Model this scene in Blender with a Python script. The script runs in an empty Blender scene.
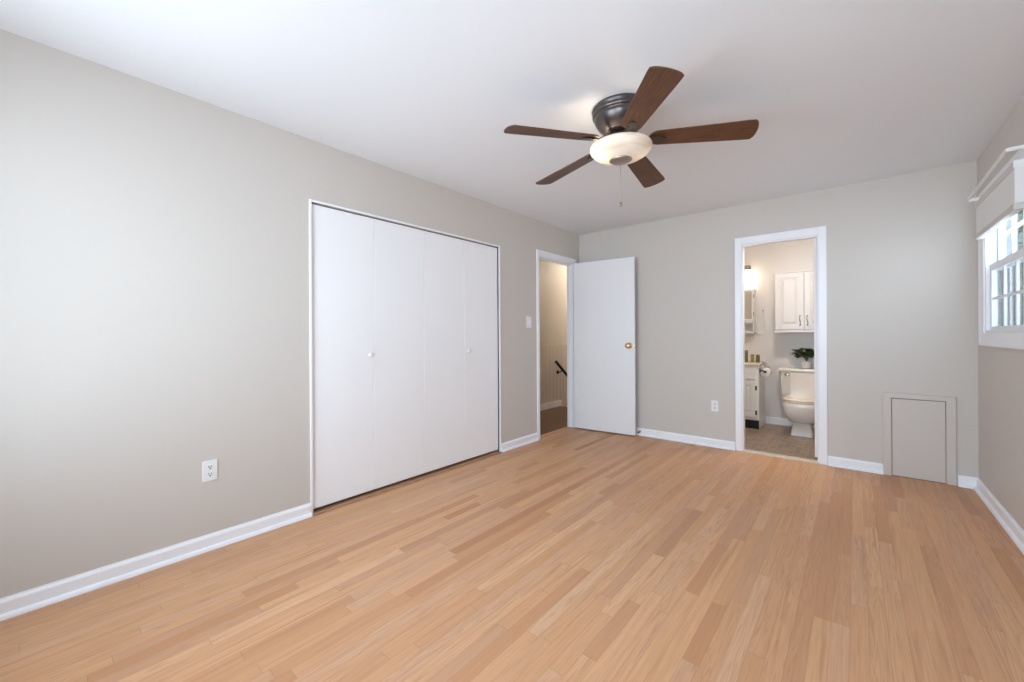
import bpy, bmesh, math, random
from mathutils import Vector, Matrix

random.seed(7)
S = bpy.context.scene
COL = S.collection
PI = math.pi

# ------------------------------------------------------------------ camera
W, H, REAR = 3.395, 2.44, -5.05          # right wall, ceiling height, rear wall
B = 1.625                                # far wall of the bathroom
CAM = Vector((2.701, -4.5362, 1.1573))
YAW, ROLL, FPX = 0.7024, -0.0053, 405.84
_r = Vector((math.cos(YAW), math.sin(YAW), 0))
_f = Vector((-math.sin(YAW), math.cos(YAW), 0))
_u = Vector((0, 0, 1))
_r2 = _r * math.cos(ROLL) + _u * math.sin(ROLL)
_u2 = _u * math.cos(ROLL) - _r * math.sin(ROLL)
cd = bpy.data.cameras.new('camera')
cd.sensor_width = 36
cd.lens = FPX / 1024 * 36
cd.shift_y = -(341 - 335.53) / 1024
cd.clip_start = 0.02
cam = bpy.data.objects.new('camera', cd)
COL.objects.link(cam)
cam.matrix_world = Matrix((
    (_r2.x, _u2.x, -_f.x, CAM.x), (_r2.y, _u2.y, -_f.y, CAM.y), (_r2.z, _u2.z, -_f.z, CAM.z), (0, 0, 0, 1)))
S.camera = cam

# ------------------------------------------------------------------ view, world
S.view_settings.view_transform = 'Standard'
S.view_settings.look = 'None'
S.view_settings.exposure = 0.0
S.view_settings.gamma = 1.0
S.view_settings.use_curve_mapping = False
S.cycles.use_denoising = True
S.cycles.max_bounces = 14
S.cycles.diffuse_bounces = 8
S.cycles.transparent_max_bounces = 12
S.cycles.sample_clamp_indirect = 8.0

SKY, GROUND, WORLD_STRENGTH = (1.15, 1.385, 1.62), (1.21, 1.395, 1.60), 7.6
wd = bpy.data.worlds.new('daylight')
S.world = wd
wd.use_nodes = True
nt = wd.node_tree
nt.nodes.clear()
wo = nt.nodes.new('ShaderNodeOutputWorld')
bg = nt.nodes.new('ShaderNodeBackground')
tc = nt.nodes.new('ShaderNodeTexCoord')
sx = nt.nodes.new('ShaderNodeSeparateXYZ')
mr = nt.nodes.new('ShaderNodeMapRange')
mr.inputs['From Min'].default_value = -0.06
mr.inputs['From Max'].default_value = 0.06
mx = nt.nodes.new('ShaderNodeMix')
mx.data_type = 'RGBA'
mx.inputs[6].default_value = (*GROUND, 1)
mx.inputs[7].default_value = (*SKY, 1)
nt.links.new(tc.outputs['Generated'], sx.inputs[0])
nt.links.new(sx.outputs['Z'], mr.inputs['Value'])
nt.links.new(mr.outputs[0], mx.inputs[0])
nt.links.new(mx.outputs[2], bg.inputs['Color'])
bg.inputs['Strength'].default_value = WORLD_STRENGTH
nt.links.new(bg.outputs[0], wo.inputs[0])


def lamp(name, kind, loc, energy, color=(1, 1, 1), size=0.1, parent=None, rot=None):
    d = bpy.data.lights.new(name, kind)
    d.energy = energy
    d.color = color
    if kind == 'POINT':
        d.shadow_soft_size = size
    o = bpy.data.objects.new(name, d)
    COL.objects.link(o)
    if parent is not None:
        o.parent = parent
        o.location = Vector(loc) - parent.location
    else:
        o.location = loc
    if rot:
        o.rotation_euler = rot
    return o


def portal(name, loc, rot, sx_, sy_):
    o = lamp(name, 'AREA', loc, 1, rot=rot)
    o.data.shape = 'RECTANGLE'
    o.data.size = sx_
    o.data.size_y = sy_
    o.data.cycles.is_portal = True
    return o


# side window of the room and added rear windows (y0,y1 / x0,x1, z0,z1)
WIN1 = (-1.13, -0.245, 1.158, 2.05)      # right wall, in view
ADDED_WIN3 = (0.30, 1.70, 0.62, 2.15)          # rear wall, unseen, added to let in daylight
ADDED_WIN4 = (2.00, 3.15, 0.62, 2.15)          # rear wall, second unseen window added for daylight
portal('daylight_portal', (W + 0.16, (WIN1[0] + WIN1[1]) / 2, (WIN1[2] + WIN1[3]) / 2), (0, PI / 2, 0), WIN1[3] - WIN1[2], WIN1[1] - WIN1[0])
for w_ in (ADDED_WIN3, ADDED_WIN4):
    portal('daylight_portal', ((w_[0] + w_[1]) / 2, REAR - 0.16, (w_[2] + w_[3]) / 2), (PI / 2, 0, 0), w_[1] - w_[0], w_[3] - w_[2])


# ------------------------------------------------------------------ materials
def mat(name, col, rough=0.5, metal=0.0, spec=0.5, emit=None, estr=0.0, coat=0.0):
    m = bpy.data.materials.new(name)
    m.use_nodes = True
    b = m.node_tree.nodes['Principled BSDF']
    b.inputs['Base Color'].default_value = (*col, 1)
    b.inputs['Roughness'].default_value = rough
    b.inputs['Metallic'].default_value = metal
    b.inputs['Specular IOR Level'].default_value = spec
    b.inputs['Coat Weight'].default_value = coat
    if emit:
        b.inputs['Emission Color'].default_value = (*emit, 1)
        b.inputs['Emission Strength'].default_value = estr
    return m


class N:
    """short-hand for node graphs"""

    def __init__(self, m):
        self.t = m.node_tree
        self.b = self.t.nodes['Principled BSDF']

    def new(self, k):
        return self.t.nodes.new(k)

    def link(self, a, b):
        self.t.links.new(a, b)

    def math(self, op, a, b=None, c=None):
        n = self.new('ShaderNodeMath')
        n.operation = op
        for i, v in enumerate((a, b, c)):
            if v is None:
                continue
            if isinstance(v, (int, float)):
                n.inputs[i].default_value = v
            else:
                self.link(v, n.inputs[i])
        return n.outputs[0]

    def vec(self, x, y, z=0.0):
        n = self.new('ShaderNodeCombineXYZ')
        for i, v in enumerate((x, y, z)):
            if isinstance(v, (int, float)):
                n.inputs[i].default_value = v
            else:
                self.link(v, n.inputs[i])
        return n.outputs[0]

    def pos(self):
        g = self.new('ShaderNodeNewGeometry')
        s = self.new('ShaderNodeSeparateXYZ')
        self.link(g.outputs['Position'], s.inputs[0])
        return s.outputs

    def objpos(self):
        g = self.new('ShaderNodeTexCoord')
        s = self.new('ShaderNodeSeparateXYZ')
        self.link(g.outputs['Object'], s.inputs[0])
        return s.outputs

    def noise(self, v, scale, detail=3.0, rough=0.5, dist=0.0):
        n = self.new('ShaderNodeTexNoise')
        self.link(v, n.inputs['Vector'])
        n.inputs['Scale'].default_value = scale
        n.inputs['Detail'].default_value = detail
        n.inputs['Roughness'].default_value = rough
        n.inputs['Distortion'].default_value = dist
        return n.outputs[0]

    def white(self, v):
        n = self.new('ShaderNodeTexWhiteNoise')
        n.noise_dimensions = '3D'
        self.link(v, n.inputs['Vector'])
        return n.outputs['Value']

    def ramp(self, f, stops):
        n = self.new('ShaderNodeValToRGB')
        cr = n.color_ramp
        while len(cr.elements) < len(stops):
            cr.elements.new(0.5)
        for e, (p, c) in zip(cr.elements, stops):
            e.position = p
            e.color = (*c, 1)
        self.link(f, n.inputs[0])
        return n.outputs[0]

    def mix(self, f, a, b, mode='MIX'):
        n = self.new('ShaderNodeMix')
        n.data_type = 'RGBA'
        n.blend_type = mode
        for i, v in ((0, f), (6, a), (7, b)):
            if isinstance(v, (int, float)):
                n.inputs[i].default_value = v
            elif isinstance(v, tuple):
                n.inputs[i].default_value = (*v, 1)
            else:
                self.link(v, n.inputs[i])
        return n.outputs[2]

    def bump(self, h, strength, dist=0.002):
        n = self.new('ShaderNodeBump')
        n.inputs['Strength'].default_value = strength
        n.inputs['Distance'].default_value = dist
        self.link(h, n.inputs['Height'])
        self.link(n.outputs[0], self.b.inputs['Normal'])


def paint(name, col, rough, spec=0.5):
    m = mat(name, col, rough, spec=spec)
    n = N(m)
    p = n.pos()
    n.bump(n.noise(n.vec(p[0], p[1], p[2]), 220, 2), 0.05, 0.0006)
    return m


def oak_floor():
    m = mat('oak_strip_floor', (0.5, 0.3, 0.18), 0.36, 0.0, 0.22)
    n = N(m)
    p = n.pos()
    PW = 0.057
    xr = n.math('DIVIDE', p[0], PW)
    row = n.math('FLOOR', xr)
    fx = n.math('FRACT', xr)
    r1 = n.white(n.vec(row, 3.7, 1.3))
    r2 = n.white(n.vec(row, 9.1, 5.2))
    ln = n.math('ADD', n.math('MULTIPLY', r1, 1.3), 1.1)
    yl = n.math('DIVIDE', n.math('ADD', p[1], n.math('MULTIPLY', r2, 5.0)), ln)
    idx = n.math('FLOOR', yl)
    fy = n.math('FRACT', yl)
    # every board of a row is cut again at a random point
    cut = n.math('ADD', n.math('MULTIPLY', n.white(n.vec(row, idx, 2.2)), 0.6), 0.2)
    half = n.math('GREATER_THAN', fy, cut)
    bid = n.math('ADD', n.math('MULTIPLY', idx, 2.0), half)
    rb = n.white(n.vec(row, bid, 11.3))
    rc = n.white(n.vec(row, bid, 17.3))
    # slow drift gives the broad light and dark stretches of boards
    tone = n.math('ADD', n.math('MULTIPLY', rb, 0.62), n.math('MULTIPLY', rc, 0.38))
    base = n.ramp(tone, [(0.0, (0.42, 0.188, 0.088)), (0.18, (0.54, 0.272, 0.138)), (0.5, (0.645, 0.353, 0.190)),
                         (0.82, (0.69, 0.392, 0.218)), (1.0, (0.76, 0.462, 0.268))])
    rd = n.white(n.vec(row, bid, 29.9))
    base = n.mix(n.math('MULTIPLY', n.math('GREATER_THAN', rd, 0.72), 0.35), base, (0.69, 0.40, 0.205))
    base = n.mix(n.math('MULTIPLY', n.math('LESS_THAN', rd, 0.25), 0.32), base, (0.60, 0.37, 0.25))
    # fine straight grain and the wider cathedral figure
    shift = n.math('MULTIPLY', rc, 37.0)
    v1 = n.vec(n.math('MULTIPLY', p[0], 55.0), n.math('ADD', n.math('MULTIPLY', p[1], 1.6), shift), shift)
    g1 = n.noise(v1, 3.0, 5, 0.6)
    v2 = n.vec(n.math('ADD', n.math('MULTIPLY', p[0], 14.0), shift), n.math('ADD', n.math('MULTIPLY', p[1], 0.42), shift), shift)
    g2 = n.noise(v2, 1.6, 2, 0.5, 0.4)
    rings = n.math('FRACT', n.math('MULTIPLY', g2, 20.0))
    rings = n.math('ABSOLUTE', n.math('SUBTRACT', rings, 0.5))
    c1 = n.mix(n.math('MULTIPLY', n.ramp(g1, [(0.36, (0, 0, 0)), (0.72, (1, 1, 1))]), 0.36), base, (0.40, 0.20, 0.105))
    ringf = n.ramp(rings, [(0.0, (1, 1, 1)), (0.22, (0, 0, 0))])
    c2 = n.mix(n.math('MULTIPLY', n.math('MULTIPLY', ringf, n.math('GREATER_THAN', rc, 0.45)), 0.42), c1, (0.38, 0.20, 0.115))
    v3 = n.vec(n.math('ADD', n.math('MULTIPLY', p[0], 26.0), shift), n.math('MULTIPLY', p[1], 0.7), shift)
    g3 = n.noise(v3, 1.4, 4, 0.6, 0.3)
    c2 = n.mix(n.math('MULTIPLY', n.ramp(g3, [(0.58, (0, 0, 0)), (0.70, (1, 1, 1))]), 0.55), c2, (0.42, 0.205, 0.10))
    # seams
    ex = n.math('MINIMUM', fx, n.math('SUBTRACT', 1.0, fx))
    sx1 = n.math('LESS_THAN', ex, 0.013)
    dcut = n.math('ABSOLUTE', n.math('SUBTRACT', fy, cut))
    dend = n.math('MINIMUM', n.math('MINIMUM', fy, n.math('SUBTRACT', 1.0, fy)), dcut)
    sy1 = n.math('LESS_THAN', n.math('MULTIPLY', dend, ln), 0.0011)
    seam = n.math('MAXIMUM', sx1, sy1)
    c3 = n.mix(n.math('MULTIPLY', seam, 0.38), c2, (0.24, 0.12, 0.065))
    n.link(c3, n.b.inputs['Base Color'])
    rr = n.math('ADD', n.math('MULTIPLY', g1, 0.14), 0.34)
    n.link(rr, n.b.inputs['Roughness'])
    n.bump(n.math('SUBTRACT', n.math('MULTIPLY', g1, -0.25), seam), 0.12, 0.0008)
    return m


def wood(name, dark, light, axis=0, rough=0.4, k=1.0):
    m = mat(name, light, rough)
    n = N(m)
    p = n.objpos()
    sc = [30.0 * k, 30.0 * k, 30.0 * k]
    sc[axis] = 2.5 * k
    v = n.vec(*[n.math('MULTIPLY', p[i], sc[i]) for i in range(3)])
    g = n.noise(v, 1.5, 5, 0.65, 0.6)
    n.link(n.ramp(g, [(0.3, dark), (0.7, light)]), n.b.inputs['Base Color'])
    return m


def bath_tile():
    m = mat('bathroom_mosaic_tile', (0.4, 0.3, 0.22), 0.35)
    n = N(m)
    p = n.pos()
    T = 0.052
    xr, yr = n.math('DIVIDE', p[0], T), n.math('DIVIDE', p[1], T)
    fx, fy = n.math('FRACT', xr), n.math('FRACT', yr)
    r = n.white(n.vec(n.math('FLOOR', xr), n.math('FLOOR', yr), 1.1))
    base = n.ramp(r, [(0, (0.15, 0.095, 0.06)), (0.5, (0.22, 0.145, 0.095)), (1, (0.32, 0.22, 0.155))])
    sp = n.noise(n.vec(p[0], p[1], 0.0), 130, 2)
    base = n.mix(n.math('MULTIPLY', sp, 0.35), base, (0.42, 0.33, 0.25))
    e = n.math('MINIMUM', n.math('MINIMUM', fx, n.math('SUBTRACT', 1.0, fx)), n.math('MINIMUM', fy, n.math('SUBTRACT', 1.0, fy)))
    g = n.math('LESS_THAN', e, 0.05)
    n.link(n.mix(g, base, (0.33, 0.26, 0.20)), n.b.inputs['Base Color'])
    n.bump(n.math('SUBTRACT', 1.0, g), 0.2, 0.001)
    return m


def alabaster():
    """swirled frosted glass bowl that lets the bulbs shine through"""
    m = bpy.data.materials.new('alabaster_glass')
    m.use_nodes = True
    t = m.node_tree
    n = N(m)
    p = n.objpos()
    sw = n.noise(n.vec(n.math('MULTIPLY', p[0], 0.45), n.math('MULTIPLY', p[1], 0.45), n.math('MULTIPLY', p[2], 5.0)), 9, 3, 0.5, 1.2)
    c = n.ramp(sw, [(0.36, (0.86, 0.79, 0.70)), (0.56, (0.96, 0.93, 0.89))])
    n.b.inputs['Roughness'].default_value = 0.2
    n.link(c, n.b.inputs['Base Color'])
    tr = n.new('ShaderNodeBsdfTranslucent')
    n.link(c, tr.inputs['Color'])
    ms = n.new('ShaderNodeMixShader')
    ms.inputs[0].default_value = 0.55
    n.link(n.b.outputs[0], ms.inputs[1])
    n.link(tr.outputs[0], ms.inputs[2])
    out = [x for x in t.nodes if x.type == 'OUTPUT_MATERIAL'][0]
    n.link(ms.outputs[0], out.inputs[0])
    return m


def glass(name, tint=(0.97, 0.98, 0.985), refl=0.5):
    m = bpy.data.materials.new(name)
    m.use_nodes = True
    n = N(m)
    tr = n.new('ShaderNodeBsdfTransparent')
    tr.inputs[0].default_value = (*tint, 1)
    gl = n.new('ShaderNodeBsdfGlossy')
    gl.inputs['Roughness'].default_value = 0.02
    fr = n.new('ShaderNodeFresnel')
    fr.inputs[0].default_value = 1.45
    ms = n.new('ShaderNodeMixShader')
    n.link(n.math('MULTIPLY', fr.outputs[0], refl), ms.inputs[0])
    n.link(tr.outputs[0], ms.inputs[1])
    n.link(gl.outputs[0], ms.inputs[2])
    out = [x for x in n.t.nodes if x.type == 'OUTPUT_MATERIAL'][0]
    n.link(ms.outputs[0], out.inputs[0])
    return m


def shade_fabric():
    m = mat('white_cellular_fabric', (0.91, 0.90, 0.89), 0.8)
    n = N(m)
    tr = n.new('ShaderNodeBsdfTranslucent')
    tr.inputs[0].default_value = (0.85, 0.84, 0.82, 1)
    ms = n.new('ShaderNodeMixShader')
    ms.inputs[0].default_value = 0.15
    n.link(n.b.outputs[0], ms.inputs[1])
    n.link(tr.outputs[0], ms.inputs[2])
    out = [x for x in n.t.nodes if x.type == 'OUTPUT_MATERIAL'][0]
    n.link(ms.outputs[0], out.inputs[0])
    return m


def leafy(name, a, b, scale=3.0):
    m = mat(name, a, 0.5)
    n = N(m)
    p = n.pos()
    g = n.noise(n.vec(p[0], p[1], p[2]), scale, 3)
    n.link(n.ramp(g, [(0.35, a), (0.65, b)]), n.b.inputs['Base Color'])
    return m


M = {
    'wall': paint('greige_wall_paint', (0.605, 0.565, 0.518), 0.40, 0.25),
    'ceiling': paint('ceiling_paint', (0.79, 0.805, 0.825), 0.7),
    'trim': paint('white_trim_paint', (0.885, 0.89, 0.915), 0.35),
    'door': paint('white_door_paint', (0.82, 0.82, 0.83), 0.35),
    'closet': paint('white_closet_paint', (0.90, 0.90, 0.915), 0.35),
    'hatch': paint('hatch_paint', (0.605, 0.552, 0.508), 0.38),
    'hall': paint('hall_wall_paint', (0.66, 0.60, 0.52), 0.5),
    'bath': paint('bathroom_wall_paint', (0.68, 0.65, 0.63), 0.4),
    'oak': oak_floor(),
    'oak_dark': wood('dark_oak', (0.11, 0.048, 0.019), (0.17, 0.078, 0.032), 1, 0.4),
    'oak_strip': wood('oak_threshold', (0.33, 0.17, 0.09), (0.52, 0.30, 0.17), 1),
    'tile': bath_tile(),
    'marble': mat('cream_marble', (0.62, 0.55, 0.44), 0.3),
    'blade': wood('walnut_blade', (0.048, 0.017, 0.007), (0.155, 0.060, 0.022), 0, 0.45, 2.0),
    'bronze': mat('oil_rubbed_bronze', (0.105, 0.09, 0.085), 0.30, 0.8),
    'bowl': alabaster(),
    'nickel': mat('aged_nickel', (0.42, 0.37, 0.33), 0.38, 0.9),
    'brass': mat('polished_brass', (0.83, 0.60, 0.28), 0.22, 1.0),
    'chrome': mat('chrome', (0.75, 0.75, 0.76), 0.15, 1.0),
    'plastic': mat('white_plastic', (0.82, 0.82, 0.82), 0.35),
    'dark': mat('dark_slot', (0.03, 0.03, 0.03), 0.6),
    'black': mat('black_toe_board', (0.008, 0.008, 0.009), 0.45),
    'vinyl': mat('white_vinyl', (0.80, 0.82, 0.84), 0.35),
    'glass': glass('window_glass'),
    'fabric': shade_fabric(),
    'rail': mat('beige_shade_rail', (0.62, 0.59, 0.55), 0.5),
    'rod': mat('white_enamel', (0.80, 0.80, 0.78), 0.35),
    'china': mat('bone_china', (0.78, 0.73, 0.66), 0.12, coat=0.4),
    'cabinet': mat('white_cabinet_lacquer', (0.72, 0.70, 0.69), 0.35),
    'groove': mat('cabinet_groove', (0.45, 0.42, 0.40), 0.5),
    'vanity': mat('pale_vanity_paint', (0.86, 0.85, 0.82), 0.4),
    'counter': mat('cream_counter', (0.74, 0.67, 0.54), 0.2),
    'mirror': mat('mirror', (0.88, 0.88, 0.86), 0.02, 1.0),
    'paper': mat('tissue_paper', (0.88, 0.85, 0.82), 0.9),
    'olive': mat('olive_glass', (0.15, 0.13, 0.05), 0.15),
    'gold': mat('amber_wax_glass', (0.32, 0.22, 0.08), 0.2),
    'pot': mat('white_ceramic', (0.75, 0.72, 0.71), 0.4),
    'plant': leafy('house_plant_leaf', (0.018, 0.045, 0.006), (0.075, 0.13, 0.025), 25),
    'stem': mat('plant_stem', (0.12, 0.16, 0.05), 0.6),
    'soil': mat('potting_soil', (0.04, 0.03, 0.02), 0.9),
    'iron': mat('black_iron', (0.012, 0.010, 0.009), 0.4),
    'lampglass': mat('lit_glass', (0.9, 0.88, 0.82), 0.4, emit=(1.0, 0.84, 0.64), estr=5.5),
    'bark': wood('tree_bark', (0.05, 0.035, 0.025), (0.13, 0.10, 0.08), 2),
    'tree': leafy('tree_leaf', (0.03, 0.06, 0.03), (0.09, 0.14, 0.07), 1.5),
    'reveal': mat('slate_blue_window_reveal', (0.085, 0.105, 0.115), 0.6),
    'siding': mat('pale_siding', (0.075, 0.095, 0.105), 0.6),
    'shingle': mat('grey_shingle', (0.06, 0.06, 0.065), 0.8),
    'lawn': leafy('lawn_green', (0.05, 0.09, 0.03), (0.10, 0.15, 0.05), 2),
}

# ------------------------------------------------------------------ mesh helpers
WL = {}


def bx(bm, lo, hi, bev=0.0, seg=2):
    b2 = bmesh.new()
    x0, y0, z0 = [min(a, b) for a, b in zip(lo, hi)]
    x1, y1, z1 = [max(a, b) for a, b in zip(lo, hi)]
    v = [b2.verts.new(c) for c in ((x0, y0, z0), (x1, y0, z0), (x1, y1, z0), (x0, y1, z0), (x0, y0, z1), (x1, y0, z1), (x1, y1, z1), (x0, y1, z1))]
    for f in ((3, 2, 1, 0), (4, 5, 6, 7), (0, 1, 5, 4), (1, 2, 6, 5), (2, 3, 7, 6), (3, 0, 4, 7)):
        b2.faces.new([v[i] for i in f])
    if bev:
        bmesh.ops.bevel(b2, geom=b2.edges[:], offset=bev, segments=seg, affect='EDGES', profile=0.5)
    join(bm, b2)


def join(bm, b2, mx_=None):
    if mx_ is not None:
        bmesh.ops.transform(b2, matrix=mx_, verts=b2.verts)
    mp = {v: bm.verts.new(v.co) for v in b2.verts}
    for f in b2.faces:
        try:
            nf = bm.faces.new([mp[v] for v in f.verts])
            nf.smooth = f.smooth
        except ValueError:
            pass
    b2.free()


def loft(bm, rings, cap0=True, cap1=True, smooth=True):
    vs = [[bm.verts.new(p) for p in r] for r in rings]
    n = len(vs[0])
    for a, b in zip(vs, vs[1:]):
        for i in range(n):
            f = bm.faces.new((a[i], a[(i + 1) % n], b[(i + 1) % n], b[i]))
            f.smooth = smooth
    if cap0:
        bm.faces.new(vs[0][::-1])
    if cap1:
        bm.faces.new(vs[-1])


def lathe(bm, prof, c=(0, 0, 0), axis=(0, 0, 1), seg=32, cap0=True, cap1=True):
    """prof: (radius, height) pairs"""
    q = Vector((0, 0, 1)).rotation_difference(Vector(axis).normalized()).to_matrix()
    rings = []
    for r, z in prof:
        rings.append([Vector(c) + q @ Vector((max(r, 1e-4) * math.cos(2 * PI * i / seg), max(r, 1e-4) * math.sin(2 * PI * i / seg), z)) for i in range(seg)])
    loft(bm, rings, cap0, cap1)


def tube(bm, pts, r, seg=10, closed=False):
    pts = [Vector(p) for p in pts]
    rr = r if isinstance(r, (list, tuple)) else [r] * len(pts)
    rings = []
    up = None
    n = len(pts)
    for i, p in enumerate(pts):
        if closed:
            t = (pts[(i + 1) % n] - pts[i - 1]).normalized()
        else:
            t = (pts[min(i + 1, n - 1)] - pts[max(i - 1, 0)]).normalized()
        if up is None:
            up = Vector((0, 0, 1)) if abs(t.z) < 0.9 else Vector((1, 0, 0))
        s = t.cross(up)
        if s.length < 1e-4:
            s = t.cross(Vector((0.3, 0.5, 0.8)))
        s.normalize()
        up = s.cross(t).normalized()
        rings.append([p + (s * math.cos(2 * PI * k / seg) + up * math.sin(2 * PI * k / seg)) * rr[i] for k in range(seg)])
    if closed:
        rings.append(rings[0])
        loft(bm, rings, False, False)
        bmesh.ops.remove_doubles(bm, verts=bm.verts, dist=1e-6)
    else:
        loft(bm, rings)


def obj(name, bm, m, parent=None, smooth=False):
    if parent is not None:
        o0 = WL[parent.name]
        bmesh.ops.translate(bm, verts=bm.verts, vec=-o0)
    bmesh.ops.recalc_face_normals(bm, faces=bm.faces)
    me = bpy.data.meshes.new(name)
    bm.to_mesh(me)
    bm.free()
    if smooth:
        for p in me.polygons:
            p.use_smooth = True
    me.materials.append(m if not isinstance(m, str) else M[m])
    o = bpy.data.objects.new(name, me)
    COL.objects.link(o)
    if parent is not None:
        o.parent = parent
        WL[o.name] = WL[parent.name].copy()
    else:
        WL[o.name] = Vector((0, 0, 0))
    return o


def thing(name, label, cat, loc=(0, 0, 0), group=None, kind=None):
    o = bpy.data.objects.new(name, None)
    o.empty_display_size = 0.1
    COL.objects.link(o)
    o.location = loc
    WL[o.name] = Vector(loc)
    return tag(o, label, cat, group, kind)


def tag(o, label, cat, group=None, kind=None):
    o['label'] = label
    o['category'] = cat
    if group:
        o['group'] = group
    if kind:
        o['kind'] = kind
    return o


def copy_thing(root, loc, rotz=0.0, label=None):
    r = root.copy()
    COL.objects.link(r)
    r.location = loc
    r.rotation_euler = (0, 0, rotz)
    if label:
        r['label'] = label
    WL[r.name] = Vector(loc)
    for ch in list(root.children):
        c = ch.copy()
        COL.objects.link(c)
        c.parent = r
        for g in ch.children:
            d = g.copy()
            COL.objects.link(d)
            d.parent = c
    return r


def box_obj(name, lo, hi, m, parent=None, bev=0.0):
    bm = bmesh.new()
    bx(bm, lo, hi, bev)
    return obj(name, bm, m, parent)


def struct(name, bm, m, label, cat):
    return tag(obj(name, bm, m), label, cat, kind='structure')


def wall_mesh(axis, a0, a1, u0, u1, z0, z1, holes=()):
    """a wall slab with rectangular holes; axis 0: faces x, u is y; axis 1: faces y, u is x"""
    us = sorted({u0, u1, *[h[0] for h in holes], *[h[1] for h in holes]})
    zs = sorted({z0, z1, *[h[2] for h in holes], *[h[3] for h in holes]})
    us = [u for u in us if u0 <= u <= u1]
    zs = [z for z in zs if z0 <= z <= z1]

    def solid(i, j):
        if i < 0 or j < 0 or i >= len(us) - 1 or j >= len(zs) - 1:
            return False
        cu, cz = (us[i] + us[i + 1]) / 2, (zs[j] + zs[j + 1]) / 2
        return not any(h[0] < cu < h[1] and h[2] < cz < h[3] for h in holes)
    bm = bmesh.new()
    cache = {}

    def V(a, u, z):
        k = (a, u, z)
        if k not in cache:
            cache[k] = bm.verts.new((a, u, z) if axis == 0 else (u, a, z))
        return cache[k]
    for i in range(len(us) - 1):
        for j in range(len(zs) - 1):
            if not solid(i, j):
                continue
            p, q, r, s = us[i], us[i + 1], zs[j], zs[j + 1]
            for a in (a0, a1):
                bm.faces.new((V(a, p, r), V(a, q, r), V(a, q, s), V(a, p, s)))
            for di, dj, e in ((-1, 0, ((p, r), (p, s))), (1, 0, ((q, r), (q, s))), (0, -1, ((p, r), (q, r))), (0, 1, ((p, s), (q, s)))):
                if not solid(i + di, j + dj):
                    (ua, za), (ub, zb) = e
                    bm.faces.new((V(a0, ua, za), V(a0, ub, zb), V(a1, ub, zb), V(a1, ua, za)))
    return bm


def profile_run(bm, prof, p0, p1, nrm):
    """extrude a (out, up) profile from p0 to p1 at floor level; nrm points into the room"""
    p0, p1, nrm = Vector(p0), Vector(p1), Vector(nrm)
    rings = [[p + nrm * o + Vector((0, 0, z)) for o, z in prof] for p in (p0, p1)]
    loft(bm, rings, smooth=False)


# ------------------------------------------------------------------ room shell
# openings
CL0, CL1, CLT = -3.360, -1.548, 2.036          # closet opening
HD0, HD1, HDT = -0.878, -0.148, 2.053          # hall door opening
BD0, BD1, BDT = 1.840, 2.451, 2.042            # bathroom opening

bm = bmesh.new()
bx(bm, (0, REAR, -0.05), (W, 0, 0))
bx(bm, (-0.09, HD0, -0.05), (0, HD1, 0))
bx(bm, (-0.72, CL0 - 0.01, -0.05), (0, CL1 + 0.01, 0))
struct('floor', bm, 'oak', 'natural oak strip floor running the length of the bedroom', 'floor')

bm = bmesh.new()
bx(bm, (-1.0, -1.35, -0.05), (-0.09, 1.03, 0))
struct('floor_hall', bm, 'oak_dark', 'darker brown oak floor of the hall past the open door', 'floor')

bm = bmesh.new()
bx(bm, (-1.12, REAR - 0.14, H), (W + 0.14, 3.8, H + 0.1))
struct('ceiling', bm, 'ceiling', 'smooth white ceiling above the fan', 'ceiling')

struct('wall_left', wall_mesh(0, -0.09, 0, REAR - 0.14, 0.12, -0.05, H, [(CL0, CL1, -1, CLT), (HD0, HD1, -1, HDT)]), 'wall',
       'greige wall around the white closet doors and hall doorway', 'wall')
struct('wall_back', wall_mesh(1, 0, 0.08, 0, W, -0.05, H, [(BD0, BD1, -1, BDT)]), 'wall',
       'greige end wall around the bathroom doorway and low hatch', 'wall')
struct('wall_right', wall_mesh(0, W, W + 0.14, REAR - 0.14, 0.12, -0.05, H, [WIN1]), 'wall',
       'greige wall with the shaded window', 'wall')
struct('wall_rear', wall_mesh(1, REAR - 0.14, REAR, 0, W, -0.05, H, [ADDED_WIN3, ADDED_WIN4]), 'wall',
       'greige wall with two added windows facing the bathroom doorway', 'wall')

# closet interior
bm = bmesh.new()
bx(bm, (-0.80, CL0 - 0.06, -0.05), (-0.72, CL1 + 0.06, H))
bx(bm, (-0.72, CL0 - 0.06, -0.05), (-0.09, CL0 - 0.01, H))
bx(bm, (-0.72, CL1 + 0.01, -0.05), (-0.09, CL1 + 0.06, H))
struct('wall_closet', bm, 'wall', 'inner walls of the closet behind the folding doors', 'wall')

# hall
bm = wall_mesh(0, -1.12, -1.0, -1.47, 3.8, -2.6, H)
struct('wall_hall', bm, 'hall', 'warm beige hall wall seen through the open door', 'wall')
bm = bmesh.new()
bx(bm, (-0.12, 0.12, -2.6), (0.0, 3.8, H))
bx(bm, (-1.0, 3.68, -2.6), (-0.12, 3.8, H))
bx(bm, (-1.0, -1.47, -0.05), (-0.09, -1.35, H))
struct('wall_stairwell', bm, 'hall', 'beige walls closing the hall and stairwell', 'wall')
# grooved panelling below the chair rail
bm = bmesh.new()
y = -1.35
while y < 3.66:
    y2 = min(y + 0.098, 3.67)
    bx(bm, (-1.0, y + 0.0012, -1.6 if y > 1.03 else 0.0), (-0.996, y2 - 0.002, 0.985), 0.0015, 1)
    y += 0.10
bx(bm, (-1.0, -1.35, 0.985), (-0.988, 3.67, 1.003), 0.003)
struct('trim_1', bm, 'hall', 'grooved beige panelling on the lower hall wall', 'panelling')
bm = bmesh.new()
bx(bm, (-0.992, -1.35, 0), (-0.979, 1.06, 0.10), 0.004)
struct('baseboard_hall', bm, 'trim', 'white baseboard at the foot of the hall panelling', 'baseboard')
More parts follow.
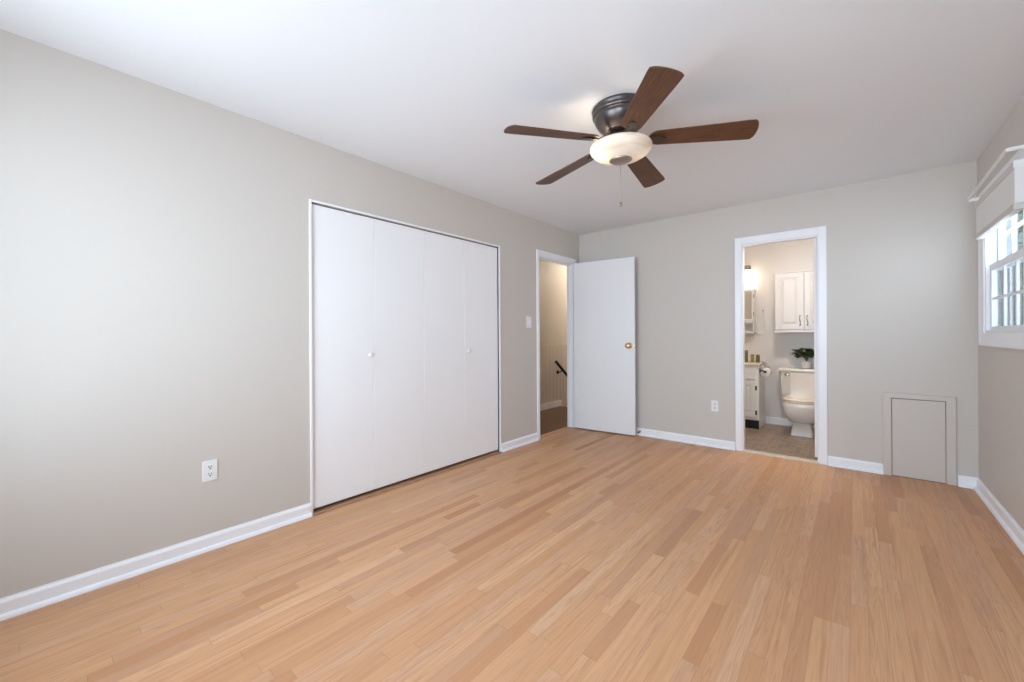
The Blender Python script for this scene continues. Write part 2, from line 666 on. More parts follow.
# stairs going down
bm = bmesh.new()
for k in range(9):
    z = -0.18 * (k + 1)
    y0 = 1.03 + 0.25 * k
    bx(bm, (-0.99, y0, z - 0.16), (-0.12, y0 + 0.27, z), 0.006)
bx(bm, (-0.99, 1.005, -0.35), (-0.12, 1.03, -0.05))
tag(obj('staircase', bm, 'oak_strip'), 'wooden stairs going down beyond the hall floor edge', 'stairs', kind='structure')

# bathroom shell
bm = bmesh.new()
bx(bm, (0.90, 0.08, -0.05), (2.95, B + 0.12, 0.0))
bx(bm, (BD0, 0.06, -0.05), (BD1, 0.08, 0.0))
struct('floor_bath', bm, 'tile', 'brown mosaic tile floor of the bathroom', 'floor')
bm = bmesh.new()
bx(bm, (0.90, B, -0.05), (2.95, B + 0.12, H))
struct('wall_bath_back', bm, 'bath', 'warm grey bathroom wall behind the toilet', 'wall')
bm = bmesh.new()
bx(bm, (0.80, 0.08, -0.05), (0.90, B + 0.12, H))
struct('wall_bath_left', bm, 'bath', 'warm grey bathroom side wall past the vanity', 'wall')
bm = bmesh.new()
bx(bm, (2.95, 0.08, -0.05), (3.05, B + 0.12, H))
struct('wall_bath_right', bm, 'bath', 'warm grey bathroom side wall past the toilet', 'wall')
bm = bmesh.new()
bx(bm, (BD0 - 0.002, -0.02, -0.01), (BD1 + 0.002, 0.062, 0.012), 0.004)
struct('trim_2', bm, 'marble', 'cream marble threshold of the bathroom doorway', 'threshold')
bm = bmesh.new()
profile_run(bm, [(0, 0), (0.013, 0), (0.013, 0.08), (0.007, 0.09), (0, 0.09)], (1.806, B, 0), (2.95, B, 0), (0, -1, 0))
struct('baseboard_bath', bm, 'trim', 'white baseboard behind the toilet', 'baseboard')

# baseboards with shoe moulding
BP = [(0, 0), (0.030, 0), (0.029, 0.008), (0.024, 0.016), (0.015, 0.020), (0.0135, 0.022), (0.0135, 0.065), (0.010, 0.073), (0.006, 0.077), (0.005, 0.082), (0, 0.082)]
runs = [
    ('baseboard_left', (0, REAR, 0), (0, CL0 - 0.016, 0), (1, 0, 0), 'white baseboard between the closet and the near end of the wall'),
    ('baseboard_left', (0, CL1 + 0.024, 0), (0, HD0 - 0.047, 0), (1, 0, 0), 'short white baseboard between the closet and the hall doorway'),
    ('baseboard_back', (0, 0, 0), (BD0 - 0.06, 0, 0), (0, -1, 0), 'white baseboard from behind the open door to the bathroom doorway'),
    ('baseboard_back', (BD1 + 0.06, 0, 0), (2.872, 0, 0), (0, -1, 0), 'short white baseboard between the bathroom doorway and the hatch'),
    ('baseboard_back', (3.290, 0, 0), (W, 0, 0), (0, -1, 0), 'very short white baseboard between the hatch and the corner'),
    ('baseboard_right', (W, 0, 0), (W, REAR, 0), (-1, 0, 0), 'white baseboard under the shaded window'),
    ('baseboard_rear', (0, REAR, 0), (W, REAR, 0), (0, 1, 0), 'white baseboard under the two added rear windows'),
]
for nm, a, b_, nr, lb in runs:
    bm = bmesh.new()
    profile_run(bm, BP, a, b_, nr)
    struct(nm, bm, 'trim', lb, 'baseboard')

# door casings and jambs
def casing(name, axis, a, dr, u0, u1, zt, wl, wr, wt, th, jd, label, stop=None):
    """casing on face a of a wall, standing out by th along dr; jamb lining of depth jd"""
    bm = bmesh.new()

    def add(ulo, uhi, zlo, zhi, t=th, bev=0.004):
        lo, hi = (a, ulo, zlo), (a + dr * t, uhi, zhi)
        if axis == 1:
            lo, hi = (ulo, a, zlo), (uhi, a + dr * t, zhi)
        bx(bm, lo, hi, bev)
    add(u0 - wl, u0, 0, zt + wt)
    add(u1, u1 + wr, 0, zt + wt)
    add(u0, u1, zt, zt + wt)
    c = struct(name, bm, 'trim', label, 'door trim')
    bm = bmesh.new()
    t = 0.012

    def jam(ulo, uhi, zlo, zhi, d0=0.0, d1=jd):
        lo, hi = (a - dr * d0, ulo, zlo), (a - dr * d1, uhi, zhi)
        if axis == 1:
            lo, hi = (ulo, a - dr * d0, zlo), (uhi, a - dr * d1, zhi)
        bx(bm, lo, hi)
    jam(u0, u0 + t, 0, zt)
    jam(u1 - t, u1, 0, zt)
    jam(u0 + t, u1 - t, zt - t, zt)
    if stop:
        jam(u0 + t, u0 + t + 0.01, 0, zt - t, *stop)
        jam(u1 - t - 0.01, u1 - t, 0, zt - t, *stop)
        jam(u0 + t + 0.01, u1 - t - 0.01, zt - t - 0.01, zt - t, *stop)
    obj('jamb', bm, 'trim', c)
    return c


casing('trim_3', 0, 0.0, 1, HD0, HD1, HDT, 0.046, 0.056, 0.060, 0.012, 0.09, 'white trim around the hall doorway', (0.045, 0.07))
casing('trim_4', 1, 0.0, -1, BD0, BD1, BDT, 0.056, 0.058, 0.070, 0.014, 0.08, 'white trim around the bathroom doorway')
bm = bmesh.new()
bx(bm, (-0.03, CL0 - 0.016, 0), (0.006, CL0, CLT + 0.014), 0.002)
bx(bm, (-0.03, CL1, 0), (0.006, CL1 + 0.022, CLT + 0.014), 0.002)
bx(bm, (-0.004, CL0, CLT), (0.006, CL1, CLT + 0.014), 0.002)
struct('trim_5', bm, 'trim', 'thin white edge trim around the closet opening', 'closet trim')
bm = bmesh.new()
bx(bm, (-0.012, CL0, 0.0), (0.030, CL1, 0.010), 0.003)
struct('trim_6', bm, 'oak_strip', 'narrow brown wood strip on the floor under the closet doors', 'threshold')
bm = bmesh.new()
bx(bm, (-0.055, CL0, CLT - 0.022), (-0.025, CL1, CLT))
tag(obj('closet_door_track', bm, mat('grey_track', (0.25, 0.25, 0.25), 0.4, 0.5)), 'dark metal track above the folding closet doors', 'door track', kind='structure')

# ------------------------------------------------------------------ doors
PWD = (CL1 - CL0 - 0.0015 - 0.0065) / 4
XD = -0.010
kind_lbl = ['pair of white folding closet doors nearer the wall outlet', 'pair of white folding closet doors nearer the hall doorway']
for d in range(2):
    y0 = CL0 + 0.0015 + d * (2 * PWD + 0.0025)
    t = thing('door_%d' % (d + 1), kind_lbl[d], 'closet door', (XD, y0, 0), kind='structure')
    for k in range(2):
        bm = bmesh.new()
        ya = y0 + k * (PWD + 0.0008)
        bx(bm, (XD - 0.030, ya, 0.028), (XD, ya + PWD, CLT - 0.010), 0.003)
        obj('panel', bm, 'closet', t)
    bm = bmesh.new()
    yk = (y0 + PWD - 0.040) if d == 0 else (y0 + PWD + 0.040)
    lathe(bm, [(0.008, 0), (0.008, 0.010), (0.014, 0.015), (0.0175, 0.022), (0.016, 0.028), (0.009, 0.032), (0.0, 0.033)], (XD, yk, 1.022), (1, 0, 0), 20)
    obj('knob', bm, 'plastic', t)

# hall door, opened into the room; built from the measured line of its visible face
P0, P1 = Vector((0.036, -0.197, 0)), Vector((0.788, -0.126, 0))
ang = math.atan2(P1.y - P0.y, P1.x - P0.x)
Ld = (P1 - P0).length
t = thing('door_3', 'plain white door standing open beside the hall doorway', 'door', (P0.x, P0.y, 0), kind='structure')
t.rotation_euler = (0, 0, ang)
WL[t.name] = Vector((0, 0, 0))
bm = bmesh.new()
bx(bm, (0, 0, 0.015), (Ld, 0.035, 2.046), 0.002)
obj('leaf', bm, 'door', t)
for sgn in (-1, 1):
    bm = bmesh.new()
    yy = 0.0 if sgn < 0 else 0.035
    lathe(bm, [(0.036, 0), (0.036, 0.004), (0.028, 0.009), (0.014, 0.012), (0.013, 0.026), (0.026, 0.032), (0.033, 0.043), (0.032, 0.053), (0.022, 0.061), (0.0, 0.063)],
          (Ld - 0.062, yy, 1.035), (0, sgn, 0), 28)
    obj('knob', bm, 'brass', t)
bm = bmesh.new()
bx(bm, (Ld - 0.001, 0.005, 1.005), (Ld + 0.0015, 0.030, 1.065))
bx(bm, (Ld, 0.010, 1.025), (Ld + 0.010, 0.025, 1.045), 0.002)
obj('latch', bm, 'brass', t)
for zz in (0.24, 1.02, 1.80):
    bm = bmesh.new()
    lathe(bm, [(0.006, 0), (0.006, 0.09)], (-0.005, 0.037, zz), (0, 0, 1), 12)
    bx(bm, (-0.002, 0.004, zz), (0.0, 0.036, zz + 0.09))
    obj('hinge', bm, 'trim', t)

t = thing('door_stop', 'small black door stop on the baseboard behind the open door', 'door stop', (0.803, -0.014, 0.045))
bm = bmesh.new()
lathe(bm, [(0.010, 0), (0.010, 0.005), (0.005, 0.008), (0.005, 0.042)], (0.803, -0.0135, 0.045), (0, -1, 0), 14)
obj('post', bm, 'nickel', t)
bm = bmesh.new()
lathe(bm, [(0.009, 0.040), (0.010, 0.044), (0.010, 0.054), (0.007, 0.058)], (0.803, -0.0135, 0.045), (0, -1, 0), 14)
obj('rubber_tip', bm, 'dark', t)

# sliding bathroom door, its edge just out of the wall
t = thing('door_4', 'edge of the white sliding door in the bathroom doorway', 'door', (2.422, 0.045, 0), kind='structure')
bm = bmesh.new()
bx(bm, (2.416, 0.028, 0.045), (2.436, 0.060, 2.026), 0.002)
obj('leaf', bm, 'door', t)
bm = bmesh.new()
bx(bm, (2.4155, 0.036, 0.94), (2.4175, 0.052, 1.02))
obj('edge_pull', bm, 'nickel', t)

# low access hatch
t = thing('access_hatch', 'low greige access hatch at floor level near the corner', 'access hatch', (3.078, 0, 0))
bm = bmesh.new()
HX0, HX1, HZ = 2.926, 3.226, 0.628
loft(bm, [[Vector((x + o * sx_, -th, z + o * sz_ * 0.74)) for o, th in ((0, 0), (0, 0.010), (0.005, 0.014), (0.050, 0.014), (0.056, 0.009), (0.056, 0))]
          for x, z, sx_, sz_ in ((HX0 - 0.003, 0, -1, 0), (HX0 - 0.003, HZ + 0.004, -1, 1), (HX1 + 0.003, HZ + 0.004, 1, 1), (HX1 + 0.003, 0, 1, 0))], smooth=False)
obj('frame', bm, 'hatch', t)
bm = bmesh.new()
bx(bm, (HX0, -0.010, 0.004), (HX1, -0.001, HZ), 0.002)
obj('panel', bm, 'hatch', t)
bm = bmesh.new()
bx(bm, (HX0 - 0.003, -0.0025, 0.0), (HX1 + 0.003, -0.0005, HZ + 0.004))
obj('shadow_gap', bm, 'dark', t)  # dark sheet standing in for the shadow around the panel

# ------------------------------------------------------------------ window in view
t = thing('window_1', 'white double-hung window under the raised shade', 'window', (W, (WIN1[0] + WIN1[1]) / 2, WIN1[2]), kind='structure')
y0, y1, z0, z1 = WIN1
CW = 0.088
bm = bmesh.new()
prof = [(0.0, 0.0), (0.0, 0.010), (0.012, 0.013), (0.060, 0.017), (0.074, 0.022), (CW, 0.022), (CW, 0.0)]   # (outward, thickness)
ring = []
for cy_, cz_, sy_, sz_ in ((y0, z0, -1, -1), (y1, z0, 1, -1), (y1, z1, 1, 1), (y0, z1, -1, 1)):
    ring.append([Vector((W - th, cy_ + sy_ * o, cz_ + sz_ * o)) for o, th in prof])
ring.append(ring[0])
loft(bm, ring, False, False, smooth=False)
bmesh.ops.remove_doubles(bm, verts=bm.verts, dist=1e-6)
obj('casing', bm, 'trim', t)
bm = bmesh.new()
JT = 0.018
for xa, xb, m_, nm in ((W - 0.004, W + 0.050, 'vinyl', 'jamb'), (W + 0.050, W + 0.14, 'reveal', 'outer_reveal')):
    for lo, hi in (((xa, y0, z0), (xb, y0 + JT, z1)), ((xa, y1 - JT, z0), (xb, y1, z1)),
                   ((xa, y0 + JT, z0), (xb, y1 - JT, z0 + JT)), ((xa, y0 + JT, z1 - JT), (xb, y1 - JT, z1))):
        bx(bm, lo, hi, 0.002)
    if xa > W:                                       # grooves of the outer track
        for k in range(4):
            bx(bm, (W + 0.082 + 0.014 * k, y1 - JT - 0.005, z0 + JT), (W + 0.087 + 0.014 * k, y1 - JT, z1 - JT), 0.001)
    obj(nm, bm, m_, t)
    bm = bmesh.new()
ZM = 1.605


def sash(name, xa, xb, ya, yb, za, zb, rail_b, rail_t, stile, nv, nh, parent):
    bm = bmesh.new()
    bx(bm, (xa, ya, za), (xb, ya + stile, zb), 0.003)
    bx(bm, (xa, yb - stile, za), (xb, yb, zb), 0.003)
    bx(bm, (xa, ya + stile, za), (xb, yb - stile, za + rail_b), 0.003)
    bx(bm, (xa, ya + stile, zb - rail_t), (xb, yb - stile, zb), 0.003)
    s = obj(name, bm, 'vinyl', parent)
    bm = bmesh.new()
    xm = (xa + xb) / 2
    gy0, gy1, gz0, gz1 = ya + stile, yb - stile, za + rail_b, zb - rail_t
    for i in range(1, nv + 1):
        c = gy0 + (gy1 - gy0) * i / (nv + 1)
        bx(bm, (xm - 0.007, c - 0.010, gz0), (xm + 0.007, c + 0.010, gz1), 0.003)
    for i in range(1, nh + 1):
        c = gz0 + (gz1 - gz0) * i / (nh + 1)
        bx(bm, (xm - 0.0065, gy0, c - 0.009), (xm + 0.0065, gy1, c + 0.009), 0.003)
    obj('grille', bm, 'vinyl', s)
    bm = bmesh.new()
    bx(bm, (xm - 0.002, gy0 - 0.005, gz0 - 0.005), (xm + 0.002, gy1 + 0.005, gz1 + 0.005))
    obj('pane', bm, 'glass', s)
    return s


sash('lower_sash', W + 0.016, W + 0.044, y0 + JT, y1 - JT, z0 + JT, ZM + 0.024, 0.026, 0.046, 0.036, 2, 1, t)
sash('upper_sash', W + 0.050, W + 0.078, y0 + JT, y1 - JT, ZM - 0.022, z1 - JT, 0.046, 0.036, 0.036, 2, 1, t)


scr = bpy.data.materials.new('insect_screen_mesh')
scr.use_nodes = True
n = N(scr)
n.b.inputs['Base Color'].default_value = (0.03, 0.032, 0.034, 1)
n.b.inputs['Roughness'].default_value = 0.7
tr_ = n.new('ShaderNodeBsdfTransparent')
ms_ = n.new('ShaderNodeMixShader')
ms_.inputs[0].default_value = 0.45
n.link(tr_.outputs[0], ms_.inputs[1])
n.link(n.b.outputs[0], ms_.inputs[2])
n.link(ms_.outputs[0], [x for x in n.t.nodes if x.type == 'OUTPUT_MATERIAL'][0].inputs[0])
bm = bmesh.new()
bx(bm, (W + 0.100, y0 + JT, z0 + JT), (W + 0.112, y0 + JT + 0.02, ZM + 0.02), 0.002)
bx(bm, (W + 0.100, y1 - JT - 0.02, z0 + JT), (W + 0.112, y1 - JT, ZM + 0.02), 0.002)
bx(bm, (W + 0.100, y0 + JT + 0.02, z0 + JT), (W + 0.112, y1 - JT - 0.02, z0 + JT + 0.02), 0.002)
bx(bm, (W + 0.100, y0 + JT + 0.02, ZM), (W + 0.112, y1 - JT - 0.02, ZM + 0.02), 0.002)
sf = obj('screen_frame', bm, 'vinyl', t)
bm = bmesh.new()
bx(bm, (W + 0.1055, y0 + JT + 0.015, z0 + JT + 0.015), (W + 0.1060, y1 - JT - 0.015, ZM + 0.01))
obj('insect_screen', bm, scr, sf)


def added_window(name, wn, axis, label):
    """an unseen window added for its daylight, same make"""
    u0, u1, z0, z1 = wn
    a = W if axis == 0 else REAR
    dr = 1 if axis == 0 else -1
    t = thing(name, label, 'window', (a, (u0 + u1) / 2, z0) if axis == 0 else ((u0 + u1) / 2, a, z0), kind='structure')

    def pt(d, u, z):
        return (a + dr * d, u, z) if axis == 0 else (u, a + dr * d, z)
    bm = bmesh.new()
    for (ua, ub, za, zb) in ((u0 - 0.08, u0, z0 - 0.08, z1 + 0.08), (u1, u1 + 0.08, z0 - 0.08, z1 + 0.08), (u0, u1, z0 - 0.08, z0), (u0, u1, z1, z1 + 0.08)):
        bx(bm, pt(-0.018, ua, za), pt(0, ub, zb), 0.003)
    obj('casing', bm, 'trim', t)
    bm = bmesh.new()
    zm = (z0 + z1) / 2
    for (ua, ub, za, zb) in ((u0, u0 + 0.04, z0, z1), (u1 - 0.04, u1, z0, z1), (u0 + 0.04, u1 - 0.04, z0, z0 + 0.04), (u0 + 0.04, u1 - 0.04, z1 - 0.04, z1), (u0 + 0.04, u1 - 0.04, zm - 0.02, zm + 0.02)):
        bx(bm, pt(0.02, ua, za), pt(0.06, ub, zb), 0.003)
    obj('sash', bm, 'vinyl', t)
    bm = bmesh.new()
    bx(bm, pt(0.038, u0 + 0.035, z0 + 0.035), pt(0.042, u1 - 0.035, z1 - 0.035))
    obj('pane', bm, 'glass', t)


added_window('added_window_2', ADDED_WIN3, 1, 'added white rear window nearer the closet wall')
added_window('added_window_3', ADDED_WIN4, 1, 'added white rear window nearer the right wall')

# raised cellular shade
t = thing('cellular_shade', 'white pleated shade raised to the top of the window', 'window shade', (W - 0.033, -0.71, 1.83))
SY0, SY1, SX0, SX1 = -1.232, -0.352, W - 0.061, W - 0.024
bm = bmesh.new()
bx(bm, (SX0 - 0.002, SY0 - 0.002, 2.016), (SX1, SY1 + 0.002, 2.052), 0.004)
obj('headrail', bm, 'rail', t)
for yy in (SY0 - 0.005, SY1 + 0.002):
    bm = bmesh.new()
    bx(bm, (SX0 - 0.003, yy, 2.014), (SX1, yy + 0.003, 2.054), 0.001)
    obj('end_cap', bm, 'plastic', t)
bm = bmesh.new()
zz, npl = 1.833, 13
hgt = (2.016 - zz) / npl
for k in range(npl):
    za, zb = zz + k * hgt, zz + (k + 1) * hgt
    zm = (za + zb) / 2
    prof = [(SX0 + 0.004, za), (SX0, zm), (SX0 + 0.004, zb), (SX1 - 0.004, zb), (SX1, zm), (SX1 - 0.004, za)]
    loft(bm, [[Vector((px, yy, pz)) for px, pz in prof] for yy in (SY0, SY1)], smooth=False)
obj('pleats', bm, 'fabric', t)
bm = bmesh.new()
bx(bm, (SX0 - 0.003, SY0 - 0.001, 1.799), (SX1, SY1 + 0.001, 1.833), 0.005)
obj('bottom_rail', bm, 'rail', t)

# flat curtain rod with returns to the wall
t = thing('curtain_rod', 'flat white curtain rod with returns above the shade', 'curtain rod', (W, -0.62, 2.13))
bm = bmesh.new()
RY0, RY1, RX, RZ = -1.225, -0.272, W - 0.085, 2.106
path = [(W - 0.004, RY0), (RX + 0.012, RY0), (RX + 0.003, RY0 + 0.004), (RX, RY0 + 0.014), (RX, RY1 - 0.014), (RX + 0.003, RY1 - 0.004), (RX + 0.012, RY1), (W - 0.024, RY1)]
rings = []
for i, (px, py) in enumerate(path):
    a = Vector(path[max(i - 1, 0)])
    b_ = Vector(path[min(i + 1, len(path) - 1)])
    tg = (b_ - a).normalized()
    nn = Vector((-tg.y, tg.x))
    dz = 0.026 * (py - RY1) / (RY0 - RY1) - 0.013
    rings.append([Vector((px + nn.x * s * 0.004, py + nn.y * s * 0.004, RZ + dz + zz_)) for s, zz_ in ((-1, -0.0105), (1, -0.009), (1, 0.009), (-1, 0.0105))])
loft(bm, rings, smooth=False)
obj('rod', bm, 'rod', t)
for yy, zz_, xw in ((RY0, 0.013, W), (RY1, -0.013, W - 0.022)):
    bm = bmesh.new()
    bx(bm, (xw - 0.005, yy - 0.012, RZ + zz_ - 0.022), (xw, yy + 0.012, RZ + zz_ + 0.022), 0.001)
    obj('bracket', bm, 'rod', t)

# ------------------------------------------------------------------ outlets and switch
def outlet(loc, rz, label):
    """faces local -y"""
    t = thing('wall_outlet', label, 'outlet', (0, 0, 0), 'wall outlets')
    bm = bmesh.new()
    bx(bm, (-0.0345, -0.006, -0.056), (0.0345, 0, 0.056), 0.003)
    obj('cover_plate', bm, 'plastic', t)
    for s in (-1, 1):
        bm = bmesh.new()
        bx(bm, (-0.017, -0.008, s * 0.020 - 0.014), (0.017, -0.004, s * 0.020 + 0.014), 0.0015)
        r = obj('receptacle', bm, 'plastic', t)
        bm = bmesh.new()
        bx(bm, (-0.0075, -0.0086, s * 0.020 + 0.000), (-0.0045, -0.0078, s * 0.020 + 0.009))
        bx(bm, (0.0045, -0.0086, s * 0.020 + 0.000), (0.0075, -0.0078, s * 0.020 + 0.009))
        lathe(bm, [(0.004, 0), (0.004, 0.0008)], (0, -0.0078, s * 0.020 - 0.006), (0, -1, 0), 10)
        obj('slot', bm, 'dark', r)
    t.location = loc
    t.rotation_euler = (0, 0, rz)
    return t


ot = outlet((0.0, -3.912, 0.427), PI / 2, 'white outlet low on the wall before the closet')
copy_thing(ot, (1.594, 0.0, 0.421), 0.0, 'white outlet low on the wall between the open door and bathroom doorway')

t = thing('light_switch', 'white light switch beside the hall doorway', 'light switch', (0, -1.063, 1.300))
bm = bmesh.new()
bx(bm, (0, -1.106, 1.240), (0.006, -1.020, 1.360), 0.003)
obj('cover_plate', bm, 'plastic', t)
bm = bmesh.new()
bx(bm, (0.005, -1.082, 1.285), (0.009, -1.076, 1.315))
bx(bm, (0.006, -1.0825, 1.298), (0.019, -1.0755, 1.310), 0.0015)
obj('toggle', bm, 'plastic', t)
bm = bmesh.new()
bx(bm, (0.005, -1.060, 1.272), (0.010, -1.030, 1.330), 0.002)
obj('rocker', bm, 'plastic', t)

# ------------------------------------------------------------------ ceiling fan
FC = Vector((1.686, -2.373, 0))
t = thing('ceiling_fan', 'dark bronze ceiling fan with five walnut blades and a lit glass bowl', 'ceiling fan', (FC.x, FC.y, H))
bm = bmesh.new()
lathe(bm, [(0.156, 2.44), (0.160, 2.430), (0.156, 2.422), (0.150, 2.418), (0.157, 2.412), (0.156, 2.400), (0.149, 2.394), (0.143, 2.390), (0.147, 2.383),
           (0.141, 2.368), (0.126, 2.343), (0.108, 2.324), (0.092, 2.311), (0.082, 2.304), (0.0, 2.302)][::-1], (FC.x, FC.y, 0), seg=48)
obj('motor_housing', bm, 'bronze', t)
bm = bmesh.new()
lathe(bm, [(0.0, 2.250), (0.074, 2.251), (0.080, 2.256), (0.080, 2.274), (0.072, 2.280), (0.058, 2.284), (0.056, 2.303), (0.0, 2.303)], (FC.x, FC.y, 0), seg=40)
obj('flywheel', bm, 'bronze', t)
bm = bmesh.new()
lathe(bm, [(0.0, 2.198), (0.060, 2.199), (0.064, 2.206), (0.060, 2.226), (0.045, 2.232), (0.045, 2.252), (0.0, 2.252)], (FC.x, FC.y, 0), seg=40)
for k in range(3):
    a = 0.4 + k * 2 * PI / 3
    tube(bm, [(FC.x + 0.05 * math.cos(a), FC.y + 0.05 * math.sin(a), 2.218), (FC.x + 0.13 * math.cos(a), FC.y + 0.13 * math.sin(a), 2.220), (FC.x + 0.166 * math.cos(a), FC.y + 0.166 * math.sin(a), 2.218)], 0.005, 8)
obj('light_fitter', bm, 'bronze', t)
bm = bmesh.new()
outer = [(0.163, 2.230), (0.169, 2.226), (0.172, 2.218), (0.168, 2.204), (0.153, 2.186), (0.126, 2.170), (0.088, 2.159), (0.040, 2.155), (0.0, 2.154)]
inner = [(0.0, 2.158), (0.040, 2.159), (0.086, 2.163), (0.123, 2.174), (0.149, 2.189), (0.163, 2.206), (0.167, 2.218), (0.164, 2.225), (0.160, 2.229)]
lathe(bm, outer + inner, (FC.x, FC.y, 0), seg=56, cap0=False, cap1=False)
bowl = obj('lamp_bowl', bm, 'bowl', t)
bm = bmesh.new()
lathe(bm, [(0.0, 2.134), (0.022, 2.136), (0.052, 2.142), (0.063, 2.149), (0.059, 2.153), (0.0, 2.154)], (FC.x, FC.y, 0), seg=32)
obj('finial', bm, 'nickel', t)
bm = bmesh.new()
z = 2.134
k = 0
cx_, cy_ = FC.x, FC.y
tube(bm, [(cx_, cy_, 2.138), (cx_, cy_, 1.912)], 0.0011, 6)
while z > 1.915:
    lathe(bm, [(0.0, -0.0018), (0.0018, 0), (0.0, 0.0018)], (cx_, cy_, z), seg=6)
    z -= 0.0055
ch = obj('pull_chain', bm, 'nickel', t)
bm = bmesh.new()
lathe(bm, [(0.0, 1.886), (0.006, 1.887), (0.0085, 1.894), (0.0075, 1.904), (0.004, 1.912), (0.002, 1.918), (0.0, 1.919)], (cx_, cy_, 0), seg=14)
obj('pull_knob', bm, 'nickel', ch)
# bulbs' light, inside the open-topped bowl
BULBS = (Vector((-0.096, -0.080, 2.203)), Vector((0.09, 0.06, 2.210)))
for i, bp in enumerate(BULBS):
    lamp('bulb_light', 'POINT', (FC.x + bp.x, FC.y + bp.y, bp.z), (1.6, 0.12)[i], (1.0, 0.83, 0.63), 0.015, t)

# one blade along +x at the hub, pitched, then four copies
def blade_bm():
    bm = bmesh.new()
    n = 14
    th = 0.006
    outline = []
    R0, R1 = 0.150, 0.688
    w0, w1 = 0.056, 0.073
    up, dn = [], []
    for i in range(7):                      # rounded root
        a = PI / 2 * i / 6
        up.append((R0 + 0.040 * (1 - math.sin(a)), 0.020 + (w0 - 0.020) * 1.0 * (1 - (1 - math.sin(a)) ** 2) ** 0.5))
    up = [(R0 + 0.045 * (1 - math.cos(PI / 2 * i / 6)), w0 * math.sin(PI / 2 * i / 6) * 0.62 + w0 * 0.38 * (i / 6)) for i in range(7)]
    for i in range(1, n + 1):
        f = i / n
        up.append((R0 + 0.045 + (R1 - 0.055 - R0 - 0.045) * f, w0 + (w1 - w0) * f))
    tip = []
    for i in range(1, 10):                  # bowed tip with rounded corners
        f = i / 10
        s = w1 * (1 - 2 * f)
        tip.append((R1 - 0.014 * (s / w1) ** 2 - 0.004 * max(0, abs(s / w1) - 0.75) / 0.25, s))
    pts = up[1:] + [(R1 - 0.022, w1 - 0.0003)] + tip + [(R1 - 0.022, -w1 + 0.0003)] + [(x, -y_) for x, y_ in up[1:][::-1]] + [(R0, 0)]
    loft(bm, [[Vector((x, y_, -th / 2)) for x, y_ in pts], [Vector((x, y_, th / 2)) for x, y_ in pts]], smooth=False)
    return bm


PITCH = math.radians(-12)
pm = Matrix.Rotation(math.radians(3.4), 4, 'Y') @ Matrix.Rotation(PITCH, 4, 'X')
bm0 = blade_bm()
bmesh.ops.transform(bm0, matrix=pm, verts=bm0.verts)
bmesh.ops.translate(bm0, verts=bm0.verts, vec=(0, 0, 2.261 - H))
bmesh.ops.translate(bm0, verts=bm0.verts, vec=WL[t.name])
blade = obj('blade', bm0, 'blade', t)
bm = bmesh.new()
# blade iron: arm from the flywheel, widening to a plate under the blade
sec = [(0.075, 0.016, 0.018), (0.105, 0.014, 0.014), (0.130, 0.016, 0.004), (0.150, 0.020, -0.0075), (0.185, 0.026, -0.0075), (0.215, 0.022, -0.0075), (0.240, 0.012, -0.0075), (0.247, 0.004, -0.0075)]
rings = []
for x, w_, zc in sec:
    rings.append([Vector((x, -w_, zc - 0.003)), Vector((x, w_, zc - 0.003)), Vector((x, w_ * 0.9, zc + 0.003)), Vector((x, -w_ * 0.9, zc + 0.003))])
loft(bm, rings, smooth=False)
for x, y_ in ((0.185, 0.013), (0.185, -0.013), (0.222, 0.0)):
    lathe(bm, [(0.005, -0.004), (0.004, -0.001), (0.004, 0.0)], (x, y_, -0.009), seg=10)
bmesh.ops.transform(bm, matrix=pm, verts=bm.verts)
bmesh.ops.translate(bm, verts=bm.verts, vec=WL[t.name] + Vector((0, 0, 2.261 - H)))
iron = obj('blade_iron', bm, 'bronze', blade)
A0 = math.radians(239)
blade.rotation_euler = (0, 0, A0)
for k in range(1, 5):
    c = blade.copy()
    COL.objects.link(c)
    c.parent = t
    c.rotation_euler = (0, 0, A0 - k * 2 * PI / 5)
    d = iron.copy()
    COL.objects.link(d)
    d.parent = c

# ------------------------------------------------------------------ hall fittings
t = thing('handrail', 'dark iron stair handrail on the hall wall', 'handrail', (-0.99, 0.85, 0.7))
bm = bmesh.new()
p0, p1 = Vector((-0.925, 0.822, 0.742)), Vector((-0.925, 2.60, -0.60))
dv = (p1 - p0).normalized()
tube(bm, [p0 - dv * 0.004, p0, p1, p1 + dv * 0.004], [0.016, 0.021, 0.021, 0.016], 14)
obj('rail', bm, 'iron', t)
for s_ in (0.22, 1.6):
    q = p0 + dv * s_
    bm = bmesh.new()
    tube(bm, [q + Vector((0, 0, -0.015)), q + Vector((-0.015, -0.02, -0.045)), q + Vector((-0.045, -0.03, -0.050)), Vector((-0.990, q.y - 0.03, q.z - 0.05))], 0.009, 10)
    lathe(bm, [(0.032, 0), (0.032, 0.006), (0.014, 0.012)], (-0.992, q.y - 0.03, q.z - 0.05), (1, 0, 0), 20)
    obj('bracket', bm, 'iron', t)
t = thing('hall_fill_light', 'added round frosted light above the stairs that brightens the hall', 'ceiling light', (-0.50, 1.75, H))  # unseen lamp added to brighten the hall
bm = bmesh.new()
lathe(bm, [(0.0, 2.36), (0.06, 2.363), (0.11, 2.378), (0.14, 2.405), (0.145, 2.42), (0.0, 2.421)], (-0.50, 1.75, 0), seg=36)
obj('dome', bm, mat('hall_fill_glow', (0.9, 0.88, 0.82), 0.4, emit=(1.0, 0.90, 0.78), estr=85.0), t)
bm = bmesh.new()
lathe(bm, [(0.155, 2.418), (0.155, 2.44), (0.0, 2.44)], (-0.50, 1.75, 0), seg=36)
obj('base', bm, 'rod', t)

# ------------------------------------------------------------------ bathroom: toilet
TX = 2.240


